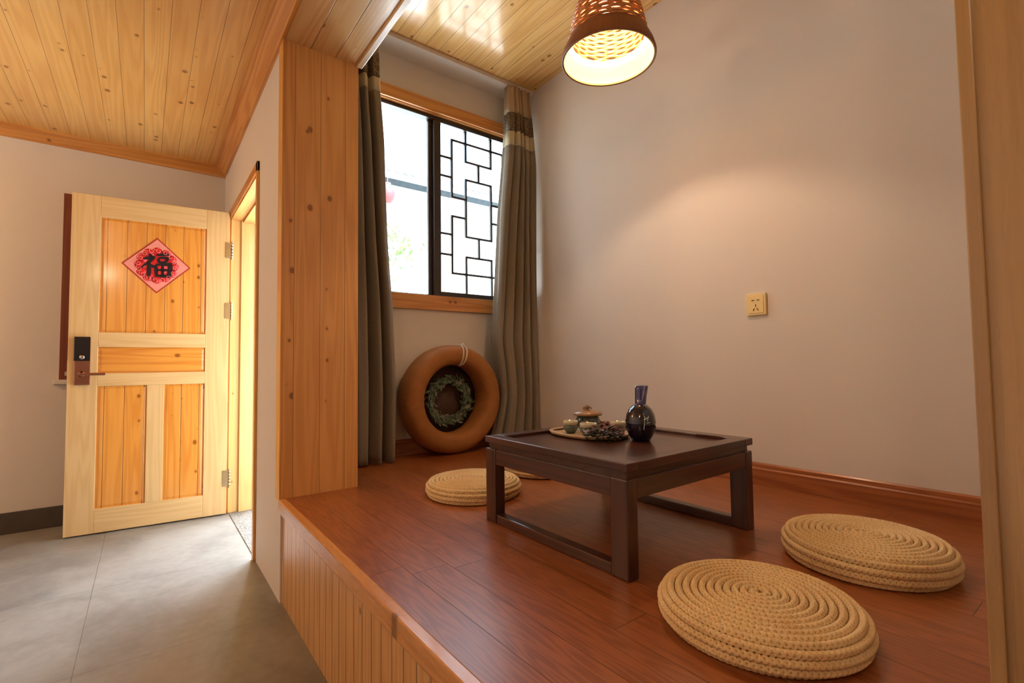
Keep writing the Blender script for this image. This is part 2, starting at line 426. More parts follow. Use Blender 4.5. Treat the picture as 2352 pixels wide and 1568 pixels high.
# lock
m_blk = plain('black_glossy_plastic', S(24,20,22), .12, coat=.5)
m_rose = plain('copper_tinted_steel', S(196,140,120), .22, 1.0, var=.04)
lx0, lx1 = .750, .826
lk = MB().box(lx0, lx1, DT/2, DT/2+.016, .925, 1.225, bev=.004).build('lock_plate', m_rose); lk.parent = door; lk['label'] = 'coppery metal lock plate'
o = MB().box(lx0-.001, lx1+.001, DT/2+.0165, DT/2+.026, 1.075, 1.226, bev=.004).build('card_reader', m_blk); o.parent = lk; o['label'] = 'black card reader panel'
b = MB().lathe([(.0, .030), (.010, .030), (.013, .027), (.013, .024), (.0,.024)], 20, ((lx0+lx1)/2, DT/2, 1.098), axis='Y'); o = b.build('indicator', m_chrome); o.parent = lk
b = MB().lathe([(.018, .016), (.018, .024), (.010, .026), (.010, .052), (0, .052)], 20, ((lx0+lx1)/2+.002, DT/2, .992), axis='Y')
b.box((lx0+lx1)/2-.118, (lx0+lx1)/2+.010, DT/2+.040, DT/2+.054, .984, 1.001, bev=.004)
o = b.build('lever_handle', m_rose); o.parent = lk
b = MB().box(DW-.001, DW+.0025, -.012, .012, .86, 1.08, bev=.001).box(DW, DW+.014, -.006, .006, .985, 1.01, bev=.003)
o = b.build('latch', m_brass); o.parent = door

# Fu paper on the door (its own thing)
dm = Matrix.Translation((hx, hy, .008)) @ Matrix.Rotation(ang, 4, 'Z')
sc_c = dm @ Vector((.4405, DT/2, 1.712))
fu = empty('door_sticker', dm @ Vector((.423, .0155, 1.712)), ang, 'red diamond paper decoration with black brushed character, stuck on the open pine door', 'decoration')
m_pink = plain('pink_paper', S(238,150,140), .45, var=.05, vs=30)
m_red = plain('bright_red_paper', S(222,34,40), .4, var=.1, vs=30)
m_dred = plain('dark_red_border', S(176,46,22), .4, var=.05)
m_ink = plain('black_ink', S(30,14,26), .45, var=.05)
m_gold = plain('rosy_gold_foil', S(250,150,140), .35, var=.05)
R1 = .187
def diamond(r, y0, y1): return MB().prism([(0,r),(r,0),(0,-r),(-r,0)], y0, y1, 'Y')
o = diamond(R1, .001, .002).build('border', m_dred, fu)
o = diamond(R1-.010, .0021, .0025).build('paper', m_pink, fu)
b = MB().lathe([(0, .0028), (.108, .0028), (.108, .0026), (0, .0026)], 40, (0,0,0), axis='Y')
# scalloped edge of the red medallion
for k in range(12):
    a = 2*PI*k/12; b.lathe([(0, .00285), (.030, .00285), (.030, .0026), (0, .0026)], 16, (.092*math.cos(a), 0, .092*math.sin(a)), axis='Y')
b.build('medallion', m_red, fu)
b = MB()
for k in range(16):   # curled cloud lines
    a = 2*PI*k/16+.1; cx, cz = .100*math.cos(a), .100*math.sin(a)
    if abs(cx)+abs(cz) > .155: cx *= .93; cz *= .93
    pts = [(cx+(.004+.016*q/14)*math.cos(a+q*.55), .0033, cz+(.004+.016*q/14)*math.sin(a+q*.55)) for q in range(15)]
    b.tube(pts, .0016, 5)
b.build('cloud_line', m_gold, fu)
# character strokes: (x, z, half width) polylines; x to the viewer's right (local -x)
strokes = [
    [(-.052,.086,.006),(-.040,.074,.011),(-.030,.066,.005)],                      # dot
    [(-.086,.046,.006),(-.050,.054,.011),(-.020,.064,.010),(-.036,.040,.009),(-.066,.008,.008),(-.098,-.022,.003)],
    [(-.050,.020,.008),(-.050,-.030,.012),(-.050,-.078,.010),(-.054,-.100,.004)],
    [(-.044,.006,.004),(-.026,-.008,.010),(-.016,-.020,.005)],
    [(-.004,.082,.006),(.040,.090,.010),(.078,.094,.006)],                        # top bar
    [(.008,.060,.005),(.010,.040,.009),(.014,.022,.006)],                         # small box
    [(.008,.060,.006),(.040,.064,.009),(.066,.066,.009),(.060,.044,.009),(.054,.028,.005)],
    [(.014,.026,.006),(.036,.030,.007),(.056,.032,.006)],
    [(-.006,.006,.007),(-.004,-.040,.011),(-.002,-.086,.007)],                    # field box
    [(-.006,.006,.007),(.040,.012,.010),(.084,.016,.012),(.084,-.030,.013),(.078,-.084,.011)],
    [(.036,.008,.006),(.037,-.036,.009),(.036,-.080,.007)],
    [(.000,-.036,.006),(.040,-.032,.009),(.078,-.030,.006)],
    [(.000,-.080,.007),(.040,-.078,.010),(.080,-.080,.008)]]
b = MB()
for st_ in strokes:
    P = []
    for i in range(len(st_)-1):
        for q in range(6):
            f = q/6; P.append(tuple(st_[i][k]*(1-f)+st_[i+1][k]*f for k in range(3)))
    P.append(st_[-1])
    L, Rr = [], []
    for i, (x, z, w_) in enumerate(P):
        a = P[max(i-1,0)]; c_ = P[min(i+1,len(P)-1)]; d = Vector((c_[0]-a[0], c_[1]-a[1])); d.normalize()
        w_ *= 1.22
        L.append((-(x-d.y*w_)*.86, (z+d.x*w_)*.86)); Rr.append((-(x+d.y*w_)*.86, (z-d.x*w_)*.86))
    for i in range(len(P)-1):
        q = [L[i], L[i+1], Rr[i+1], Rr[i]]
        A = [b.b.verts.new((x, .0030, z)) for x, z in q]; B2 = [b.b.verts.new((x, .0040, z)) for x, z in q]
        b.b.faces.new(B2)
        for k in range(4): b.b.faces.new((A[k], A[(k+1)%4], B2[(k+1)%4], B2[k]))
b.build('brushed_character', m_ink, fu)

# ------------------------------------------------------------------ window_2 in the back wall behind the door
w2 = empty('window_2', ((wx0+wx1)/2, Yd, wz0)); struct(w2)
part(MB().box(wx0-.004, wx0+.07, Yd-.014, Yd+.07, wz0, wz1, bev=.003).box(wx1-.05, wx1+.004, Yd-.014, Yd+.07, wz0, wz1, bev=.003)
     .box(wx0+.07, wx1-.05, Yd-.014, Yd+.07, wz1-.05, wz1, bev=.003).box(wx0+.07, wx1-.05, Yd+.0, Yd+.07, wz0, wz0+.05, bev=.003), 'window_frame', m_redw, w2)
part(MB().box(wx0+.05, wx1-.05, Yd+.045, Yd+.055, wz0+.05, wz1-.05), 'window_panel', m_redw, w2)
part(MB().box(wx0-.03, wx1+.03, Yd-.03, Yd+.03, wz0-.030, wz0, bev=.004), 'window_sill', m_wall, w2)

# ------------------------------------------------------------------ window_1 (alcove)
w1 = empty('window_1', ((ox0+ox1)/2, Yw, oz0)); struct(w1)
fy0, fy1 = 2.975, 3.035
gz0, gz1 = 1.545, 2.760
part(MB().box(ox0, ox1, fy0, fy1, gz1, oz1, bev=.003).box(ox0, ox1, fy0, fy1, oz0, oz0+.016, bev=.003)
     .box(ox0, ox0+.04, fy0, fy1, oz0, oz1, bev=.003).box(ox1-.015, ox1, fy0, fy1, oz0, oz1, bev=.003), 'window_frame', m_darkw, w1)
sl = part(MB().box(1.560, 1.600, fy0+.030, fy1-.004, oz0+.016, gz1, bev=.003), 'fixed_stile', m_darkw, w1)
ss_ = part(MB().box(1.590, 1.645, fy0+.002, fy0+.028, oz0+.012, gz1, bev=.003).box(1.645, 2.30, fy0+.002, fy0+.028, oz0+.012, gz0, bev=.003)
     .box(1.645, 2.30, fy0+.002, fy0+.028, gz1-.008, gz1+.01, bev=.003).box(2.285, 2.30, fy0+.002, fy0+.028, gz0, gz1, bev=.003), 'sliding_sash', m_darkw, w1)
part(MB().box(.97, 1.56, 3.012, 3.016, oz0+.016, gz1), 'window_pane', m_pane, w1)
part(MB().box(1.645, 2.285, 2.986, 2.990, gz0, gz1-.006), 'window_pane', m_pane, w1)
# lattice in front of right pane
H = [(2.660,1.745,2.205),(2.525,1.863,2.088),(2.390,1.863,2.088),(1.965,1.863,2.088),(1.815,1.863,2.088),(1.686,1.745,2.205),
     (2.52,1.645,1.745),(2.382,1.645,1.745),(2.24,1.745,1.863),(2.10,1.745,1.863),(2.24,2.088,2.205),(2.10,2.088,2.205),
     (1.965,1.645,1.745),(1.817,1.645,1.745),(1.965,2.205,2.29),(1.817,2.205,2.29),(2.52,2.205,2.29),(2.382,2.205,2.29)]
V = [(1.745,2.24,2.66),(2.205,2.24,2.66),(1.863,2.525,2.76),(2.088,2.525,2.76),(1.975,2.39,2.525),(1.863,1.965,2.39),(2.088,1.965,2.39),
     (1.745,1.686,2.10),(2.205,1.686,2.10),(1.975,1.815,1.965),(1.863,1.545,1.815),(2.088,1.545,1.815)]
h_ = .008; b = MB()
ly0, ly1 = 2.993, 3.009
for z, a, c_ in H: b.box(a-h_*.9, c_+h_*.9, ly0+.0008, ly1-.0008, z-h_, z+h_)
for x, a, c_ in V: b.box(x-h_, x+h_, ly0, ly1, a-h_*.9, c_+h_*.9)
part(b, 'lattice', m_darkw, w1)
part(MB().box(.88, Xr-.001, Yw-.018, Yw, 2.79, 2.872, bev=.003), 'head_casing', m_trimX, w1)
part(MB().box(ox0, ox1, Yw, fy0, 2.784, oz1), 'head_reveal', m_trimX, w1)
part(MB().box(.88, Xr-.001, Yw-.020, Yw, 1.405, 1.505, bev=.003).box(ox0, ox1, Yw, fy0, 1.49, 1.506), 'window_sill', m_trimX, w1)

# plaster bulkhead the curtains hang from, added to fill the gap to the wall
m_white = plain('white_painted_metal', S(226,214,200), .4, var=.03)
struct(MB().box(Xi, Xr, 2.775, Yw, ZA-.030, ZA, bev=.003).build('trim_12', m_wallR))

# ------------------------------------------------------------------ curtains
def fabric(name, a, b_, pat=False):
    N = NT(name); c = N.coords()
    n = N.noise(N.vec(N.math('MULTIPLY', c['X'], 300.), N.math('MULTIPLY', c['Y'], 300.), N.math('MULTIPLY', c['Z'], 60.)), 1., 2.)
    col = N.mix(n, a, b_)
    if pat:
        vo = N.new('ShaderNodeTexVoronoi', feature='DISTANCE_TO_EDGE'); vo.inputs['Scale'].default_value = 60.
        N.put(vo.inputs['Vector'], c['V'])
        col = N.mix(N.ss(vo.outputs['Distance'], .05, .14), S(132,116,92), col)
    N.bump(n, .2, .001)
    N.bsdf.inputs['Sheen Weight'].default_value = .15
    return N.fin(col, .85, spec=.2)
m_drape = fabric('brown_grey_drape', S(150,138,120), S(120,108,92))
m_head = fabric('taupe_header_cloth', S(196,174,142), S(174,152,122))
m_pat = fabric('dark_patterned_band', S(104,88,66), S(84,68,50), True)
m_cream = fabric('cream_band_cloth', S(206,194,164), S(188,174,142))
def curtain(name, left, right, zb, ztop, bands, label, ph, folds, side):
    root = empty(name, ((left(1.5)+right(1.5))/2, 2.78, zb), 0, label, 'curtain', 'curtains beside the alcove window')
    NX = 150
    def P(s, z):
        a, c_ = left(z), right(z)
        x = a+(c_-a)*s
        f = min(1, max(0, (ztop-z)/.5)); amp = .030+.016*f
        sw = ph + folds*2*PI*s + .35*math.sin(z*1.7+s*5)
        y = 2.785 + amp*math.sin(sw) + .010*math.sin(2.3*sw+1+z) + .006*math.sin(z*3+s*9)
        x += .012*math.cos(sw)*(1 if .03 < s < .97 else 0)
        return (min(x, Xr-.006), y, z)
    for nm, z0, z1, mat in bands:
        b = MB(); nz = max(2, int((z1-z0)/.05)); g = []
        for j in range(nz+1):
            z = z0+(z1-z0)*j/nz
            g.append([b.b.verts.new(P(i/NX, z)) for i in range(NX+1)])
        for j in range(nz):
            for i in range(NX):
                f = b.b.faces.new((g[j][i], g[j][i+1], g[j+1][i+1], g[j+1][i])); f.smooth = True
        o = part(b, nm, mat, root)
        md = o.modifiers.new('thick', 'SOLIDIFY'); md.thickness = .003; md.offset = 0
        
    return root
def lerp(tab):
    def f(z):
        if z <= tab[0][0]: return tab[0][1]
        for (a, b_), (c_, d) in zip(tab, tab[1:]):
            if z <= c_:
                k = (z-a)/(c_-a); return b_+(d-b_)*k
        return tab[-1][1]
    return f
bandsR = [('drape', ZP+.012, 2.632, m_drape), ('cream_band', 2.632, 2.738, m_cream), ('patterned_band', 2.738, 2.880, m_pat), ('header_panel', 2.880, 3.083, m_head)]
bandsL = [('drape', ZP+.012, 2.690, m_drape), ('cream_band', 2.690, 2.772, m_cream), ('patterned_band', 2.772, 2.925, m_pat), ('header_panel', 2.925, 3.083, m_head)]
curtain('curtain', lerp([(.5,.862),(3.1,.850)]), lerp([(.5,1.205),(.87,1.215),(1.4,1.195),(1.77,1.165),(2.4,1.135),(2.7,1.105),(3.1,1.095)]), ZP+.01, 3.08, bandsL,
        'dark brown-grey floor-length curtain with cream band, hanging beside the pine pillar', .4, 4.0, 0)
curtain('curtain', lerp([(.46,1.925),(.6,1.965),(.8,2.005),(1.0,1.985),(1.2,1.95),(1.53,1.98),(2.1,2.03),(2.55,2.085),(2.75,2.10),(3.1,2.10)]), lerp([(.5,2.325),(2.5,2.322),(3.1,2.28)]), ZP+.01, 3.08, bandsR,
        'dark brown-grey floor-length curtain with cream band, hanging in the corner by the plain wall', 2.2, 4.4, 1)

# ------------------------------------------------------------------ tea table
TX, TY, TS = 1.033, .860, .680
cx, cy = TX+TS/2, TY+TS/2
tb = empty('tea_table', (cx, cy, ZP), 0, 'low square dark-stained wooden tea table with tray-like top and floor rails', 'table')
h = TS/2; zt = .315
def tp(b, name, mat): o = b.build(name, mat); o.parent = tb; return o
fr = .052
for s in (-1, 1):
    tp(MB().box(-h if s < 0 else h-fr, -h+fr if s < 0 else h, -h, h, zt-.024, zt, bev=.003), 'top_frame_side', m_table)
    tp(MB().box(-h+fr, h-fr, -h if s < 0 else h-fr, -h+fr if s < 0 else h, zt-.024, zt, bev=.003), 'top_frame_end', m_tableX)
tp(MB().box(-h+fr-.004, h-fr+.004, -h+fr-.004, h-fr+.004, zt-.022, zt-.012), 'top_panel', m_table)
i = .014
tp(MB().box(-h+i, h-i, -h+i, -h+i+.02, zt-.046, zt-.0245).box(-h+i, h-i, h-i-.02, h-i, zt-.046, zt-.0245)
   .box(-h+i, -h+i+.02, -h+i+.02, h-i-.02, zt-.046, zt-.0245).box(h-i-.02, h-i, -h+i+.02, h-i-.02, zt-.046, zt-.0245), 'waist', m_tableX)
lw, ld = .044, .062
for sx in (-1, 1):
    for sy in (-1, 1):
        x0 = -h+.002 if sx < 0 else h-.002-lw; y0 = -h+.002 if sy < 0 else h-.002-ld
        tp(MB().box(x0, x0+lw, y0, y0+ld, 0, zt-.044, bev=.005), 'leg', m_tableZ)
for s in (-1, 1):
    x0 = -h+.004 if s < 0 else h-.004-.03
    tp(MB().box(x0, x0+.03, -h+ld+.002, h-ld-.002, zt-.100, zt-.046, bev=.003), 'apron', m_table)
    y0 = -h+.004 if s < 0 else h-.004-.03
    tp(MB().box(-h+lw+.002, h-lw-.002, y0, y0+.03, zt-.100, zt-.046, bev=.003), 'apron', m_tableX)
    x0 = -h+.005 if s < 0 else h-.005-.036
    tp(MB().box(x0, x0+.036, -h+ld+.002, h-ld-.002, .0, .034, bev=.004), 'floor_rail', m_table)

# ------------------------------------------------------------------ braided cushions
def straw():
    N = NT('straw_braid'); c = N.coords()
    n = N.noise(c['V'], 9., 3.); n2 = N.noise(c['V'], 260., 3., .6)
    col = N.mix(n2, S(230,196,142), S(248,222,174)); col = N.mix(N.ss(n, .35, .75, 0., .45), col, S(212,168,106))
    N.bump(n2, .35, .001)
    return N.fin(col, .7, spec=.3)
m_straw = straw()
def cushion_mesh(R=.212, Hh=.06, pitch=.0175):
    b = MB(); rc = Hh/2
    # core
    prof = [(0, .004)]+[(R-rc-.006+(rc-.005)*math.cos(a), rc+(rc-.005)*math.sin(a)) for a in [-PI/2+PI*k/8 for k in range(9)]]+[(0, Hh-.001)]
    b.lathe(prof, 40)
    # spiral along the profile arc: centre-top -> rim -> round the side
    La = R-rc; Lb = rc*PI
    def prof_at(s):
        if s < La:
            r = s; z = Hh+.006*(1-(r/La)**2); return r, z, 0., 1.
        a = PI/2-(s-La)/rc
        return La+rc*math.cos(a), rc+rc*math.sin(a), math.cos(a), math.sin(a)
    th = 0.; s = .006; path = []; arc = 0.
    ds = .0034
    while s < La+Lb*.86:
        r, z, nr, nz = prof_at(s); rr = max(r, .004)
        dth = ds/rr; th += dth; s += pitch*dth/(2*PI); arc += ds
        path.append((th, r, z, nr, nz, arc))
    A, B2, L = pitch*.27, .0032, .036
    for k in range(3):
        pts = []
        for (th, r, z, nr, nz, arc) in path:
            q = 2*PI*arc/L+2*PI*k/3
            lat = A*math.sin(q); out = B2*math.cos(2*q)-.001
            # tangent along the profile (outward/downwards) = (nz, -nr) ; normal = (nr, nz)
            rr = r+lat*nz+out*nr; zz = z-lat*nr+out*nz
            pts.append((rr*math.cos(th), rr*math.sin(th), max(zz, .0045)))
        b.tube(pts, pitch*.235, 6)
    return b
c0 = cushion_mesh().build('floor_cushion', m_straw)
cz = [((1.108,.557), 1.0, 1.02, .0, 'round braided straw floor cushion nearest the camera, in front of the tea table'),
      ((1.685,.528), .99, 1.22, 1.1, 'round braided straw floor cushion by the right wall baseboard, beside the wooden post'),
      ((1.201,1.885), 1.0, 1.10, 2.2, 'round braided straw floor cushion left of the tea table, towards the dark left curtain'),
      ((1.742,2.025), 1.0, .95, 3.0, 'round braided straw floor cushion almost wholly hidden behind the tea table')]
for k, (p, s, sz, rz, lab) in enumerate(cz):
    o = c0 if k == 0 else c0.copy()
    if k: COL.objects.link(o)
    o.location = (p[0], p[1], ZP+.0005); o.scale = (s, s, sz); o.rotation_euler = (0,0,rz)
    tag(o, lab, 'cushion', 'braided straw cushions round the tea table')

# ------------------------------------------------------------------ ring pouf (tyre-shaped) and wreath
N = NT('tan_wound_cord'); c = N.coords()
an = N.math('ARCTAN2', c['Z'], c['X'])
w_ = N.math('MULTIPLY_ADD', N.math('SINE', N.math('MULTIPLY', an, 260.)), .5, .5)
n = N.noise(c['V'], 6., 3.)
col = N.mix(w_, S(150,94,44), S(182,122,66)); col = N.mix(N.ss(n, .3, .7, 0., .35), col, S(140,86,38))
N.bump(w_, .5, .002)
m_cord = N.fin(col, .6, spec=.3)
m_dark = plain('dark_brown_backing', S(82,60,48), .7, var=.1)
PX, PY, PZ = 1.625, 2.822, ZP+.3565
pf2 = empty('ring_pouf', (PX, PY, ZP), 0, 'large tan tyre-shaped ring pouf standing upright below the window', 'pouf')
prof = []
Rm, hr, ha = .289, .067, .104
for k in range(28):
    a = 2*PI*k/28; ca, sa = math.cos(a), math.sin(a)
    ex = .75
    prof.append((Rm+hr*math.copysign(abs(ca)**ex, ca), ha*math.copysign(abs(sa)**ex, sa)))
o = MB().lathe(prof, 96, (0,0,0), closed=True, axis='Y').build('ring', m_cord); o.location = (0,0,.3565); o.parent = pf2
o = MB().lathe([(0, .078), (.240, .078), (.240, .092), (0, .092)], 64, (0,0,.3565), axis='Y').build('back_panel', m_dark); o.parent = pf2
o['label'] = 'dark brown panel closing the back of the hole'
m_wcord = plain('white_cord', S(222,206,184), .7, var=.1)
b = MB()
for q, da in ((0, .0), (1, .035)):
    th = math.radians(82)-da*1.0
    pts = []
    for k in range(22):
        a = -2.75+4.6*k/21
        ca, sa = math.cos(a), math.sin(a)
        r = Rm+(hr+.004)*math.copysign(abs(ca)**.75, ca); y = (ha+.004)*math.copysign(abs(sa)**.75, sa)
        tt = th + (.02 if q == 0 else -.03)*math.sin(a)*(-1)
        pts.append((r*math.cos(tt), y, r*math.sin(tt)+.3565))
    b.tube(pts, .0055, 7)
b.lathe([(0,-.012),(.012,-.006),(.014,.004),(0,.014)], 10, (.062, -.055, .71))
o = b.build('tie_cord', m_wcord); o.parent = pf2; o['label'] = 'white cord tied round the top of the ring'
# wreath standing in the hole
wr = empty('leaf_wreath', (PX-.005, 2.880, PZ-.212), 0, 'small grey-green leaf wreath set inside the hole of the tan ring pouf', 'wreath')
m_leaf = plain('grey_green_leaves', S(86,108,80), .6, var=.35, vs=40)
m_leaf2 = plain('silvery_leaves', S(130,138,122), .6, var=.3, vs=40)
m_twig = plain('pale_dry_twigs', S(176,160,128), .7, var=.2)
zc_ = .212-.012; xw = .005
b = MB()
for k in range(5):
    pts = [((.138+.012*math.sin(3*t+k*2))*math.cos(t)+xw, .010*math.cos(5*t+k)-.02, zc_+(.138+.012*math.sin(3*t+k*2))*math.sin(t)) for t in [2*PI*q/40 for q in range(40)]]
    b.tube(pts, .004, 5, closed=True)
o = b.build('twig_ring', m_twig); o.parent = wr
def leaf(b, p, d, L, W, n):
    d = Vector(d).normalized(); n = Vector(n).normalized(); s_ = d.cross(n).normalized(); p = Vector(p)
    row = []
    for t, w_ in ((0,.08),(.25,.75),(.55,1),(.8,.6),(1,.05)):
        c_ = p+d*L*t+n*(L*.12*math.sin(t*PI))
        row.append((c_-s_*W*w_*.5, c_+n*W*.12, c_+s_*W*w_*.5))
    vs = [[b.b.verts.new(v) for v in r] for r in row]
    for i_ in range(4):
        for k_ in range(2):
            f = b.b.faces.new((vs[i_][k_], vs[i_][k_+1], vs[i_+1][k_+1], vs[i_+1][k_])); f.smooth = True
for nm, mt, cnt in (('green_leaves', m_leaf, 260), ('silver_leaves', m_leaf2, 150), ('dry_stems', m_twig, 30)):
    b = MB()
    for k in range(cnt):
        t = random.uniform(0, 2*PI); r = .138+random.uniform(-.022, .022)
        p = (r*math.cos(t)+xw, -.020+random.uniform(-.018, .010), zc_+r*math.sin(t))
        g = random.uniform(-.9, .9)+PI/2*(1 if random.random() < .8 else -1)
        d = (math.cos(t+g), random.uniform(-.6, .1), math.sin(t+g))
        if nm == 'dry_stems':
            q = Vector(p); b.tube([q, q+Vector(d).normalized()*random.uniform(.03,.06)], .0015, 5)
        else: leaf(b, p, d, random.uniform(.032,.055), random.uniform(.010,.018), (random.uniform(-.4,.4), -1, random.uniform(-.4,.4)))
    o = b.build(nm, mt); o.parent = wr; o['kind'] = 'stuff'

# ------------------------------------------------------------------ things on the table
ZT = ZP+zt-.012
TL = ZT+.0005
m_navy = plain('dark_navy_glaze', S(20,18,44), .08, coat=1.0, var=.2)
m_navy2 = plain('blue_glazed_neck', S(34,36,120), .1, coat=1.0, var=.1)
bx, by = 1.440, 1.130
bo = empty('sake_bottle', (bx, by, TL), 0, 'dark navy round-bodied ceramic bottle with tall neck, standing on the tea table', 'bottle')
o = MB().lathe([(0,0),(.031,0),(.034,.004),(.045,.022),(.0535,.048),(.0545,.070),(.050,.094),(.040,.114),(.028,.126),(.020,.131),(0,.131)], 48).build('body', m_navy); o.parent = bo
b = MB()
rings = []
for z, a, c_, dx in ((.122,.026,.021,0),(.131,.019,.016,.002),(.16,.021,.016,.005),(.185,.024,.017,.009),(.196,.025,.018,.011),(.198,.019,.012,.011),(.188,.017,.010,.010)):
    rings.append([b.b.verts.new((dx+a*math.copysign(abs(math.cos(t))**.6, math.cos(t)), c_*math.copysign(abs(math.sin(t))**.6, math.sin(t)), z)) for t in [2*PI*q/32 for q in range(32)]])
for A_, B_ in zip(rings, rings[1:]):
    for k in range(32): b.b.faces.new((A_[k], A_[(k+1)%32], B_[(k+1)%32], B_[k])).smooth = True
b.b.faces.new(rings[-1])
o = b.build('neck', m_navy2); o.parent = bo; o['label'] = 'flattened bright blue glazed neck'
m_pal = plain('pale_blue_glaze', S(150,150,196), .2, coat=.6, var=.05)
o = MB().tube([(-.008,-.0155,.14),(-.005,-.0165,.16),(0,-.0172,.18),(.003,-.018,.196)], .0028, 6).build('neck_stripe', m_pal); o.parent = bo
m_ink2 = plain('pale_glaze_marks', S(200,204,204), .3, var=.05)
b = MB()
for pts in ([(-.004,.100),(.000,.085),(-.003,.062),(-.005,.045)], [(-.004,.080),(.012,.086)], [(.008,.075),(.016,.092)], [(.006,.068),(.018,.070)]):
    q = []
    for x, z in pts:
        r = .0545 if z < .075 else .0545-(z-.075)**1.6*3.2
        a = -PI/2+(x/.055)-.62; q.append((r*math.cos(a), r*math.sin(a), z))
    b.tube(q, .0016, 5)
o = b.build('painted_mark', m_ink2); o.parent = bo

m_tray = plain('pale_bamboo_tray', S(204,168,124), .4, coat=.2, var=.08)
tc = (1.395, 1.345)
tr = empty('tea_tray', (tc[0], tc[1], TL), math.radians(0), 'pale tan oval tray on the tea table carrying the small cups and teapot', 'tray')
b = MB()
def oval(a, c_, z, n=56, e=.8): return [b.b.verts.new((a*math.copysign(abs(math.cos(2*PI*q/n))**e, math.cos(2*PI*q/n)), c_*math.copysign(abs(math.sin(2*PI*q/n))**e, math.sin(2*PI*q/n)), z)) for q in range(n)]
TA, TB = .130, .165
rg = [oval(TA-.02, TB-.02, 0), oval(TA-.008, TB-.008, .004), oval(TA, TB, .014), oval(TA-.004, TB-.004, .016), oval(TA-.012, TB-.012, .008), oval(TA-.02, TB-.02, .006)]
for A_, B_ in zip(rg, rg[1:]):
    for k in range(56): b.b.faces.new((A_[k], A_[(k+1)%56], B_[(k+1)%56], B_[k])).smooth = True
b.b.faces.new(rg[0][::-1]); b.b.faces.new(rg[-1])
o = b.build('tray_body', m_tray); o.parent = tr
m_cup = plain('mottled_green_glaze', S(92,104,92), .2, coat=.6, var=.4, vs=60)
m_rim = plain('cream_glaze', S(206,196,164), .25, coat=.5, var=.05)
def cup(x, y, label, s=1.0):
    r = empty('tea_cup', (x, y, TL+.0065), 0, label, 'cup', 'small glazed tea cups on the oval tray')
    o = MB().lathe([(0,0),(.018*s,0),(.020*s,.004),(.028*s,.016),(.030*s,.034),(.0275*s,.034),(.025*s,.018),(0,.008)], 32).build('bowl', m_cup); o.parent = r
    o = MB().lathe([(.0298*s,.034),(.0305*s,.046),(.0285*s,.048),(.0275*s,.034)], 32, closed=True).build('rim', m_rim); o.parent = r; o['label'] = 'cream upper rim'
    return r
cup(1.345, 1.300, 'small grey-green tea cup with cream rim at the front of the oval tray', 1.1)
cup(1.348, 1.400, 'small grey-green tea cup on the left end of the oval tray', 1.0)
cup(1.462, 1.260, 'small grey-green tea cup on the right of the oval tray, beside the navy bottle', 1.05)
# teapot
tpz = TL+.0065
tpt = empty('teapot', (1.452, 1.405, tpz), .3, 'squat mottled teapot with tan lid and twig-like knob behind the cups', 'teapot')
o = MB().lathe([(0,0),(.030,0),(.034,.004),(.050,.022),(.053,.038),(.044,.056),(.036,.062),(0,.062)], 40).build('body', m_cup); o.parent = tpt
m_tan = plain('tan_glaze', S(170,128,88), .35, coat=.3, var=.15)
b = MB().lathe([(0,.062),(.056,.062),(.060,.066),(.058,.072),(.030,.080),(0,.083)], 36)
b.build('lid', m_tan, tpt)
b = MB().tube([(-.030,0,.090),(-.012,0,.100),(.010,.004,.097),(.036,.002,.086)], .007, 8, rfun=lambda t: .008-.005*t).tube([(0,0,.080),(0,0,.098)], .006, 8)
b.build('knob', m_tan, tpt)
b = MB().tube([(.045,0,.030),(.066,0,.038),(.078,0,.054)], .008, 10, rfun=lambda t: .010-.005*t); b.build('spout', m_cup, tpt)
b = MB().tube([(-.046,0,.048),(-.070,0,.050),(-.078,0,.034),(-.064,0,.020),(-.046,0,.020)], .005, 8); b.build('handle', m_cup, tpt)
# dried flower bundle
db = empty('dried_flower_bundle', (1.352, 1.222, TL), .4, 'loose bundle of reddish dried flowers and dark leaves in front of the navy bottle', 'dried flowers')
m_df = plain('dusty_red_petals', S(134,68,58), .6, var=.3, vs=50)
m_dl = plain('dark_grey_green_foliage', S(58,66,56), .5, var=.3, vs=50)
m_pl = plain('mauve_grey_petals', S(150,122,124), .5, var=.2)
for nm, mt, cnt, zz in (('foliage', m_dl, 190, (.002,.046)), ('red_petals', m_df, 110, (.026,.062)), ('grey_petals', m_pl, 44, (.02,.056))):
    b = MB()
    for k in range(cnt):
        t = random.uniform(0, 2*PI); r = .066*math.sqrt(random.random())
        x, y = 1.15*r*math.cos(t), .85*r*math.sin(t)
        if nm == 'red_petals': x = x*.7+.016
        if nm == 'grey_petals': x = x*.5-.022
        z = random.uniform(*zz)*(1-.55*(r/.066)**2)
        leaf(b, (x, y, max(z, .001)), (math.cos(t)+random.uniform(-.6,.6), math.sin(t)+random.uniform(-.6,.6), random.uniform(.02,.5)), random.uniform(.014,.026), random.uniform(.008,.014), (random.uniform(-.4,.4), random.uniform(-.4,.4), 1))
    o = b.build(nm, mt); o.parent = db; o['kind'] = 'stuff'

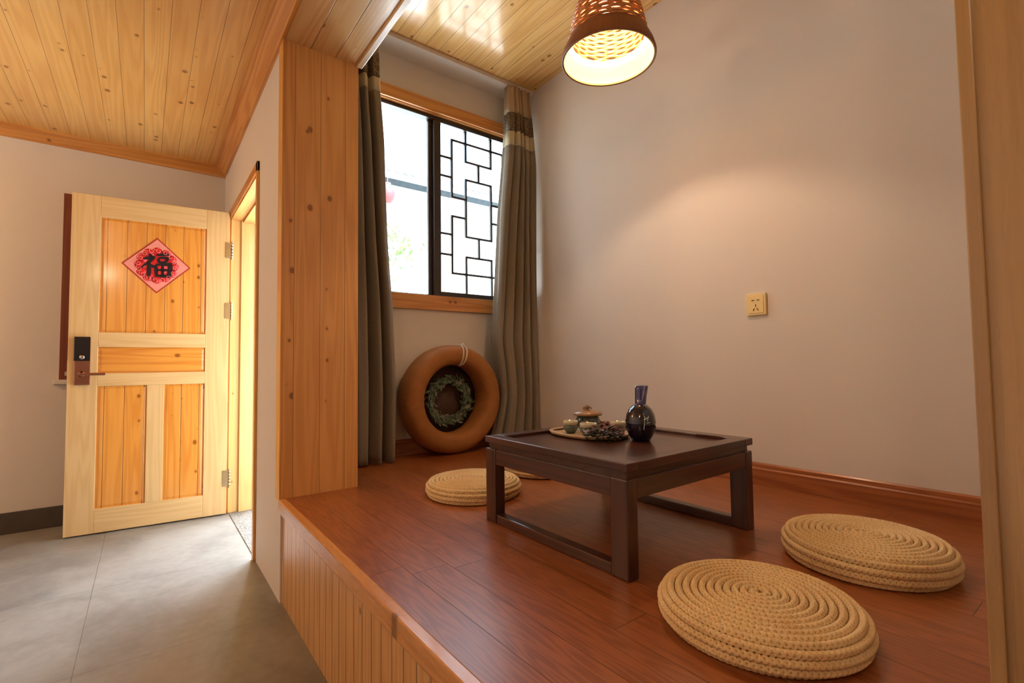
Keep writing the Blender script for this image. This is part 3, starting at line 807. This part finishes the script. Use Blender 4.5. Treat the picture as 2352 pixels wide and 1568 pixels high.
# ------------------------------------------------------------------ wall socket
so = empty('wall_socket', (Xr, 1.131, 1.305), 0, 'square cream wall socket on the right wall above the tea table', 'socket')
m_sock = plain('cream_plastic', S(238,208,140), .35, coat=.2, var=.02)
m_slot = plain('dark_socket_slot', S(84,52,26), .6, var=.02)
b = MB().box(-.012, 0, -.047, .047, -.052, .052, bev=.003); b.build('plate', m_sock, so)
b = MB().box(-.0145, -.0118, -.037, .037, -.042, .042, bev=.001); b.build('insert', m_sock, so)
b = MB()
def slot(y, z, L, a):
    b.box(-L/2, L/2, -.0012, .0012, -.0016, .0016, rot=Matrix.Translation((-.0150, y, z)) @ Matrix.Rotation(PI/2, 4, 'Z') @ Matrix.Rotation(a, 4, 'Y'))
slot(.012, .020, .013, 0); slot(-.012, .020, .013, 0)
slot(.0, -.006, .012, PI/2); slot(.009, -.024, .013, PI/3); slot(-.009, -.024, .013, -PI/3)
b.build('pin_slot', m_slot, so)

# ------------------------------------------------------------------ pendant lamp
LX, LY, LZ = 1.612, 1.395, 2.372
lp = empty('pendant_lamp', (LX, LY, ZA), 0, 'woven wicker pendant lamp with brown band, hanging from the alcove ceiling', 'lamp')
dz_ = LZ-ZA
m_wick = wood('wicker_strip', 'X', 'Z', S(206,134,66), S(156,88,38), 0, rough=.45, coat=.2, knots=0)
N = NT('brown_bark_band'); c = N.coords()
an = N.math('ARCTAN2', c['Y'], c['X'])
n = N.noise(N.vec(N.math('MULTIPLY', an, 26.), N.math('MULTIPLY', c['Z'], 5.), 0.), 1., 4., .7)
N.bump(n, .4, .003)
m_band = N.fin(N.mix(n, S(108,58,24), S(160,98,48)), .6)
m_in = plain('cream_lining', S(228,200,120), .6, var=.05, vs=30)
# profile of the shade, z from rim upwards
PR = [(.205,0),(.206,.012),(.198,.040),(.184,.070),(.168,.096),(.160,.112),(.154,.150),(.146,.190),(.134,.230),(.116,.268),(.090,.298),(.055,.318),(.030,.324)]
def rad(z):
    for (a, za), (c_, zb) in zip(PR, PR[1:]):
        if z <= zb: return a+(c_-a)*(z-za)/(zb-za)
    return PR[-1][0]
b = MB()
low = [p for p in PR if p[1] <= .10]
b.lathe([(r, z+dz_) for r, z in low]+[(r-.007, z+dz_) for r, z in low[::-1]], 72, closed=True)
o = b.build('shade_band', m_band, lp)
b = MB(); b.lathe([(r-.0075, z+dz_+.001) for r, z in low]+[(r-.010, z+dz_+.001) for r, z in low[::-1]], 72, closed=True)
o = b.build('band_lining', m_in, lp)
b = MB()
NR = 22; NV = 20
for i in range(NR):
    z = .102+i*(.318-.102)/NR; 
    pts = []
    for q in range(160):
        a = 2*PI*q/160
        r = rad(z)+.0045*math.cos(NV/2*a*2/2+i*PI)*(1 if z < .29 else .4)
        zz = z+.0016*math.sin(NV*a*.5+i*1.3)
        pts.append((r*math.cos(a), r*math.sin(a), zz+dz_))
    b.tube(pts, .0062, 6, closed=True, flat=.8)
b.build('woven_shade', m_wick, lp)
b = MB()
for k in range(NV):
    a = 2*PI*(k+.5)/NV
    b.tube([(rad(z)*math.cos(a), rad(z)*math.sin(a), z+dz_) for z in [.095+.223*q/12 for q in range(13)]], .0035, 6)
b.build('shade_rib', m_wick, lp)
m_cordb = plain('brown_flex', S(90,60,36), .6)
b = MB().tube([(0,0,dz_+.30),(0,0,-.02)], .004, 8); b.build('cord', m_cordb, lp)
b = MB().lathe([(0,-.03),(.045,-.028),(.05,0),(0,0)], 32); b.build('ceiling_rose', m_cordb, lp)
b = MB().lathe([(.0,.25),(.020,.25),(.022,.30),(.012,.325),(0,.325)], 24, (0,0,dz_)); b.build('lamp_holder', m_cordb, lp)
N = NT('glowing_bulb'); N.fin((1,.8,.5,1), .4); N.bsdf.inputs['Emission Color'].default_value = (1,.66,.34,1); N.bsdf.inputs['Emission Strength'].default_value = 12.
b = MB().lathe([(0,.165),(.018,.168),(.031,.185),(.034,.202),(.026,.228),(.015,.246),(0,.25)], 24, (0,0,dz_)); bulb = b.build('bulb', N.m, lp)

def light(name, ty, loc, energy, color, parent=None, **kw):
    L = bpy.data.lights.new(name, ty); L.energy = energy; L.color = color
    for k, v in kw.items(): setattr(L, k, v)
    o = bpy.data.objects.new(name, L); COL.objects.link(o); o.location = loc
    return o
WARM = (1, .76, .52)
light('pendant_light', 'POINT', (LX, LY, LZ+.155), 23, WARM, shadow_soft_size=.028)

# main-room ceiling lamps, out of the frame; the left one is added fill light
m_lampglow = NT('lit_diffuser'); m_lampglow.fin((1,.9,.75,1), .5); m_lampglow.bsdf.inputs['Emission Color'].default_value = (1,.74,.44,1); m_lampglow.bsdf.inputs['Emission Strength'].default_value = 9.; m_lampglow = m_lampglow.m
def ceil_lamp(x, y, z, rad_, e, lab):
    r = empty('ceiling_lamp', (x, y, ZC), 0, lab, 'lamp')
    MB().lathe([(0,-.02),(.055,-.02),(.06,0),(0,0)], 32).tube([(0,0,-.02),(0,0,z-ZC+rad_*.98)], .008, 10).build('ceiling_rose', m_white, r)
    light('globe_light', 'POINT', (x, y, z), e, WARM, shadow_soft_size=rad_)
ceil_lamp(-1.30, -.45, 2.33, .09, 24, 'round glowing globe lamp in the main room behind the camera')
ceil_lamp(-2.0, 3.35, 2.34, .09, 38, 'unseen globe lamp left of the frame, added to light the back wall and ceiling')

# ------------------------------------------------------------------ outdoors
struct(MB().box(.99, 9, Yw+.1, 12, -.12, -.03).box(XO+.0, .99, dy1, 12, -.12, -.03).build('floor', m_conc))
bl = empty('neighbouring_house', (3.0, 6.5, -.03), 0, 'overexposed white house wall with grey tiled eave seen through the window', 'house')
part(MB().box(-2, 9, 6.5, 9.5, -.03, 3.62), 'wall', m_out, bl)
part(MB().prism([(6.12,3.56),(6.12,3.64),(8.1,4.9),(10,3.7),(10,3.6),(8.1,4.8)], -2, 9, 'X'), 'roof', m_roof, bl)
b = MB()
for k in range(90): b.tube([(-2+k*.122, 6.10, 3.665),(-2+k*.122, 8.05, 4.905)], .035, 6)
part(b, 'roof_tiles', m_roof, bl)
ln = empty('red_lantern', (2.53, 6.03, 3.30), 0, 'small red paper lantern hanging under the neighbouring eave, beside the left curtain', 'lantern')
m_lan = plain('red_lantern_paper', S(226,70,70), .5)
MB().lathe([(.03,-.13),(.05,-.12),(.085,-.07),(.10,0),(.085,.07),(.05,.12),(.03,.13)], 24).build('lantern_body', m_lan, ln)
MB().lathe([(0,.128),(.04,.128),(.04,.145),(0,.145)], 16).tube([(0,0,.14),(0,0,.30)], .004, 6).build('lantern_cap', m_gold, ln)
MB().lathe([(0,-.128),(.04,-.128),(.04,-.145),(0,-.145)], 16).build('lantern_base', m_gold, ln)
m_bush = plain('light_green_leaves', S(120,160,84), .6, var=.3)
def shrub(x, y, z, r, n, lab):
    o = empty('shrub', (x, y, -.03), 0, lab, 'shrub')
    b = MB()
    for k in range(n):
        v = Vector((random.gauss(0,1), random.gauss(0,1), random.gauss(0,1))).normalized()*r*random.uniform(.4,1)
        leaf(b, v+Vector((0,0,z+.03)), (v.x+random.uniform(-.3,.3), v.y, v.z+.2), random.uniform(.06,.12), random.uniform(.03,.05), (random.uniform(-1,1),-1,random.uniform(0,1)))
    b.build('foliage', m_bush, o)
    b = MB().tube([(0,0,0),(.03,0,z*.6),(0,0,z+.03)], .02, 6)
    for k in range(5): b.tube([(0,0,z*.7),(random.uniform(-r,r)*.6, random.uniform(-r,r)*.6, z+random.uniform(-r,r)*.5)], .008, 5)
    b.build('stem', m_twig, o)
shrub(2.25, 5.2, 2.35, .26, 110, 'pale green leafy shrub outside the left window pane')
shrub(2.75, 5.3, 2.48, .10, 26, 'small green leafy sprig outside, beside the window mullion')

# ------------------------------------------------------------------ daylight
W = bpy.data.worlds.new('sky'); SC.world = W; W.use_nodes = True
bg = W.node_tree.nodes['Background']; bg.inputs['Color'].default_value = (.66,.84,1,1); bg.inputs['Strength'].default_value = 6.0
sun = light('sun', 'SUN', (0,0,8), 27.0, (.86,.93,1), angle=.02)
sun.rotation_euler = (math.radians(38), math.radians(8), 0)   # from the south, over the roof: lights the house opposite
# window / doorway daylight (soft boxes of sky just outside the openings)
def area(name, loc, tgt, sx, sy, e, col):
    o = light(name, 'AREA', loc, e, col, shape='RECTANGLE', size=sx, size_y=sy)
    o.rotation_euler = (Vector(tgt)-Vector(loc)).to_track_quat('-Z', 'Y').to_euler(); return o
area('doorway_daylight', (1.80, 4.50, 1.36), (0, 3.0, 0), 1.15, .6, 190, (.74,.86,1))


# ------------------------------------------------------------------ camera
f, yaw, pit, rol = 1110.8, .648983, .0438587, -.0120031
fw = Vector((math.sin(yaw)*math.cos(pit), math.cos(yaw)*math.cos(pit), math.sin(pit)))
r = Vector((math.cos(yaw), -math.sin(yaw), 0)); u = r.cross(fw)
r2 = r*math.cos(rol)+u*math.sin(rol); u2 = -r*math.sin(rol)+u*math.cos(rol)
cam = bpy.data.cameras.new('camera'); co = bpy.data.objects.new('camera', cam); COL.objects.link(co)
M = Matrix((r2, u2, -fw)).transposed().to_4x4(); M.translation = (0,0,1.04); co.matrix_world = M
cam.sensor_width = 36; cam.lens = f/2352*36; cam.clip_start = .02
SC.camera = co
SC.view_settings.view_transform = 'Standard'; SC.view_settings.look = 'None'; SC.view_settings.gamma = 1
SC.view_settings.use_curve_mapping = False; SC.view_settings.exposure = 0
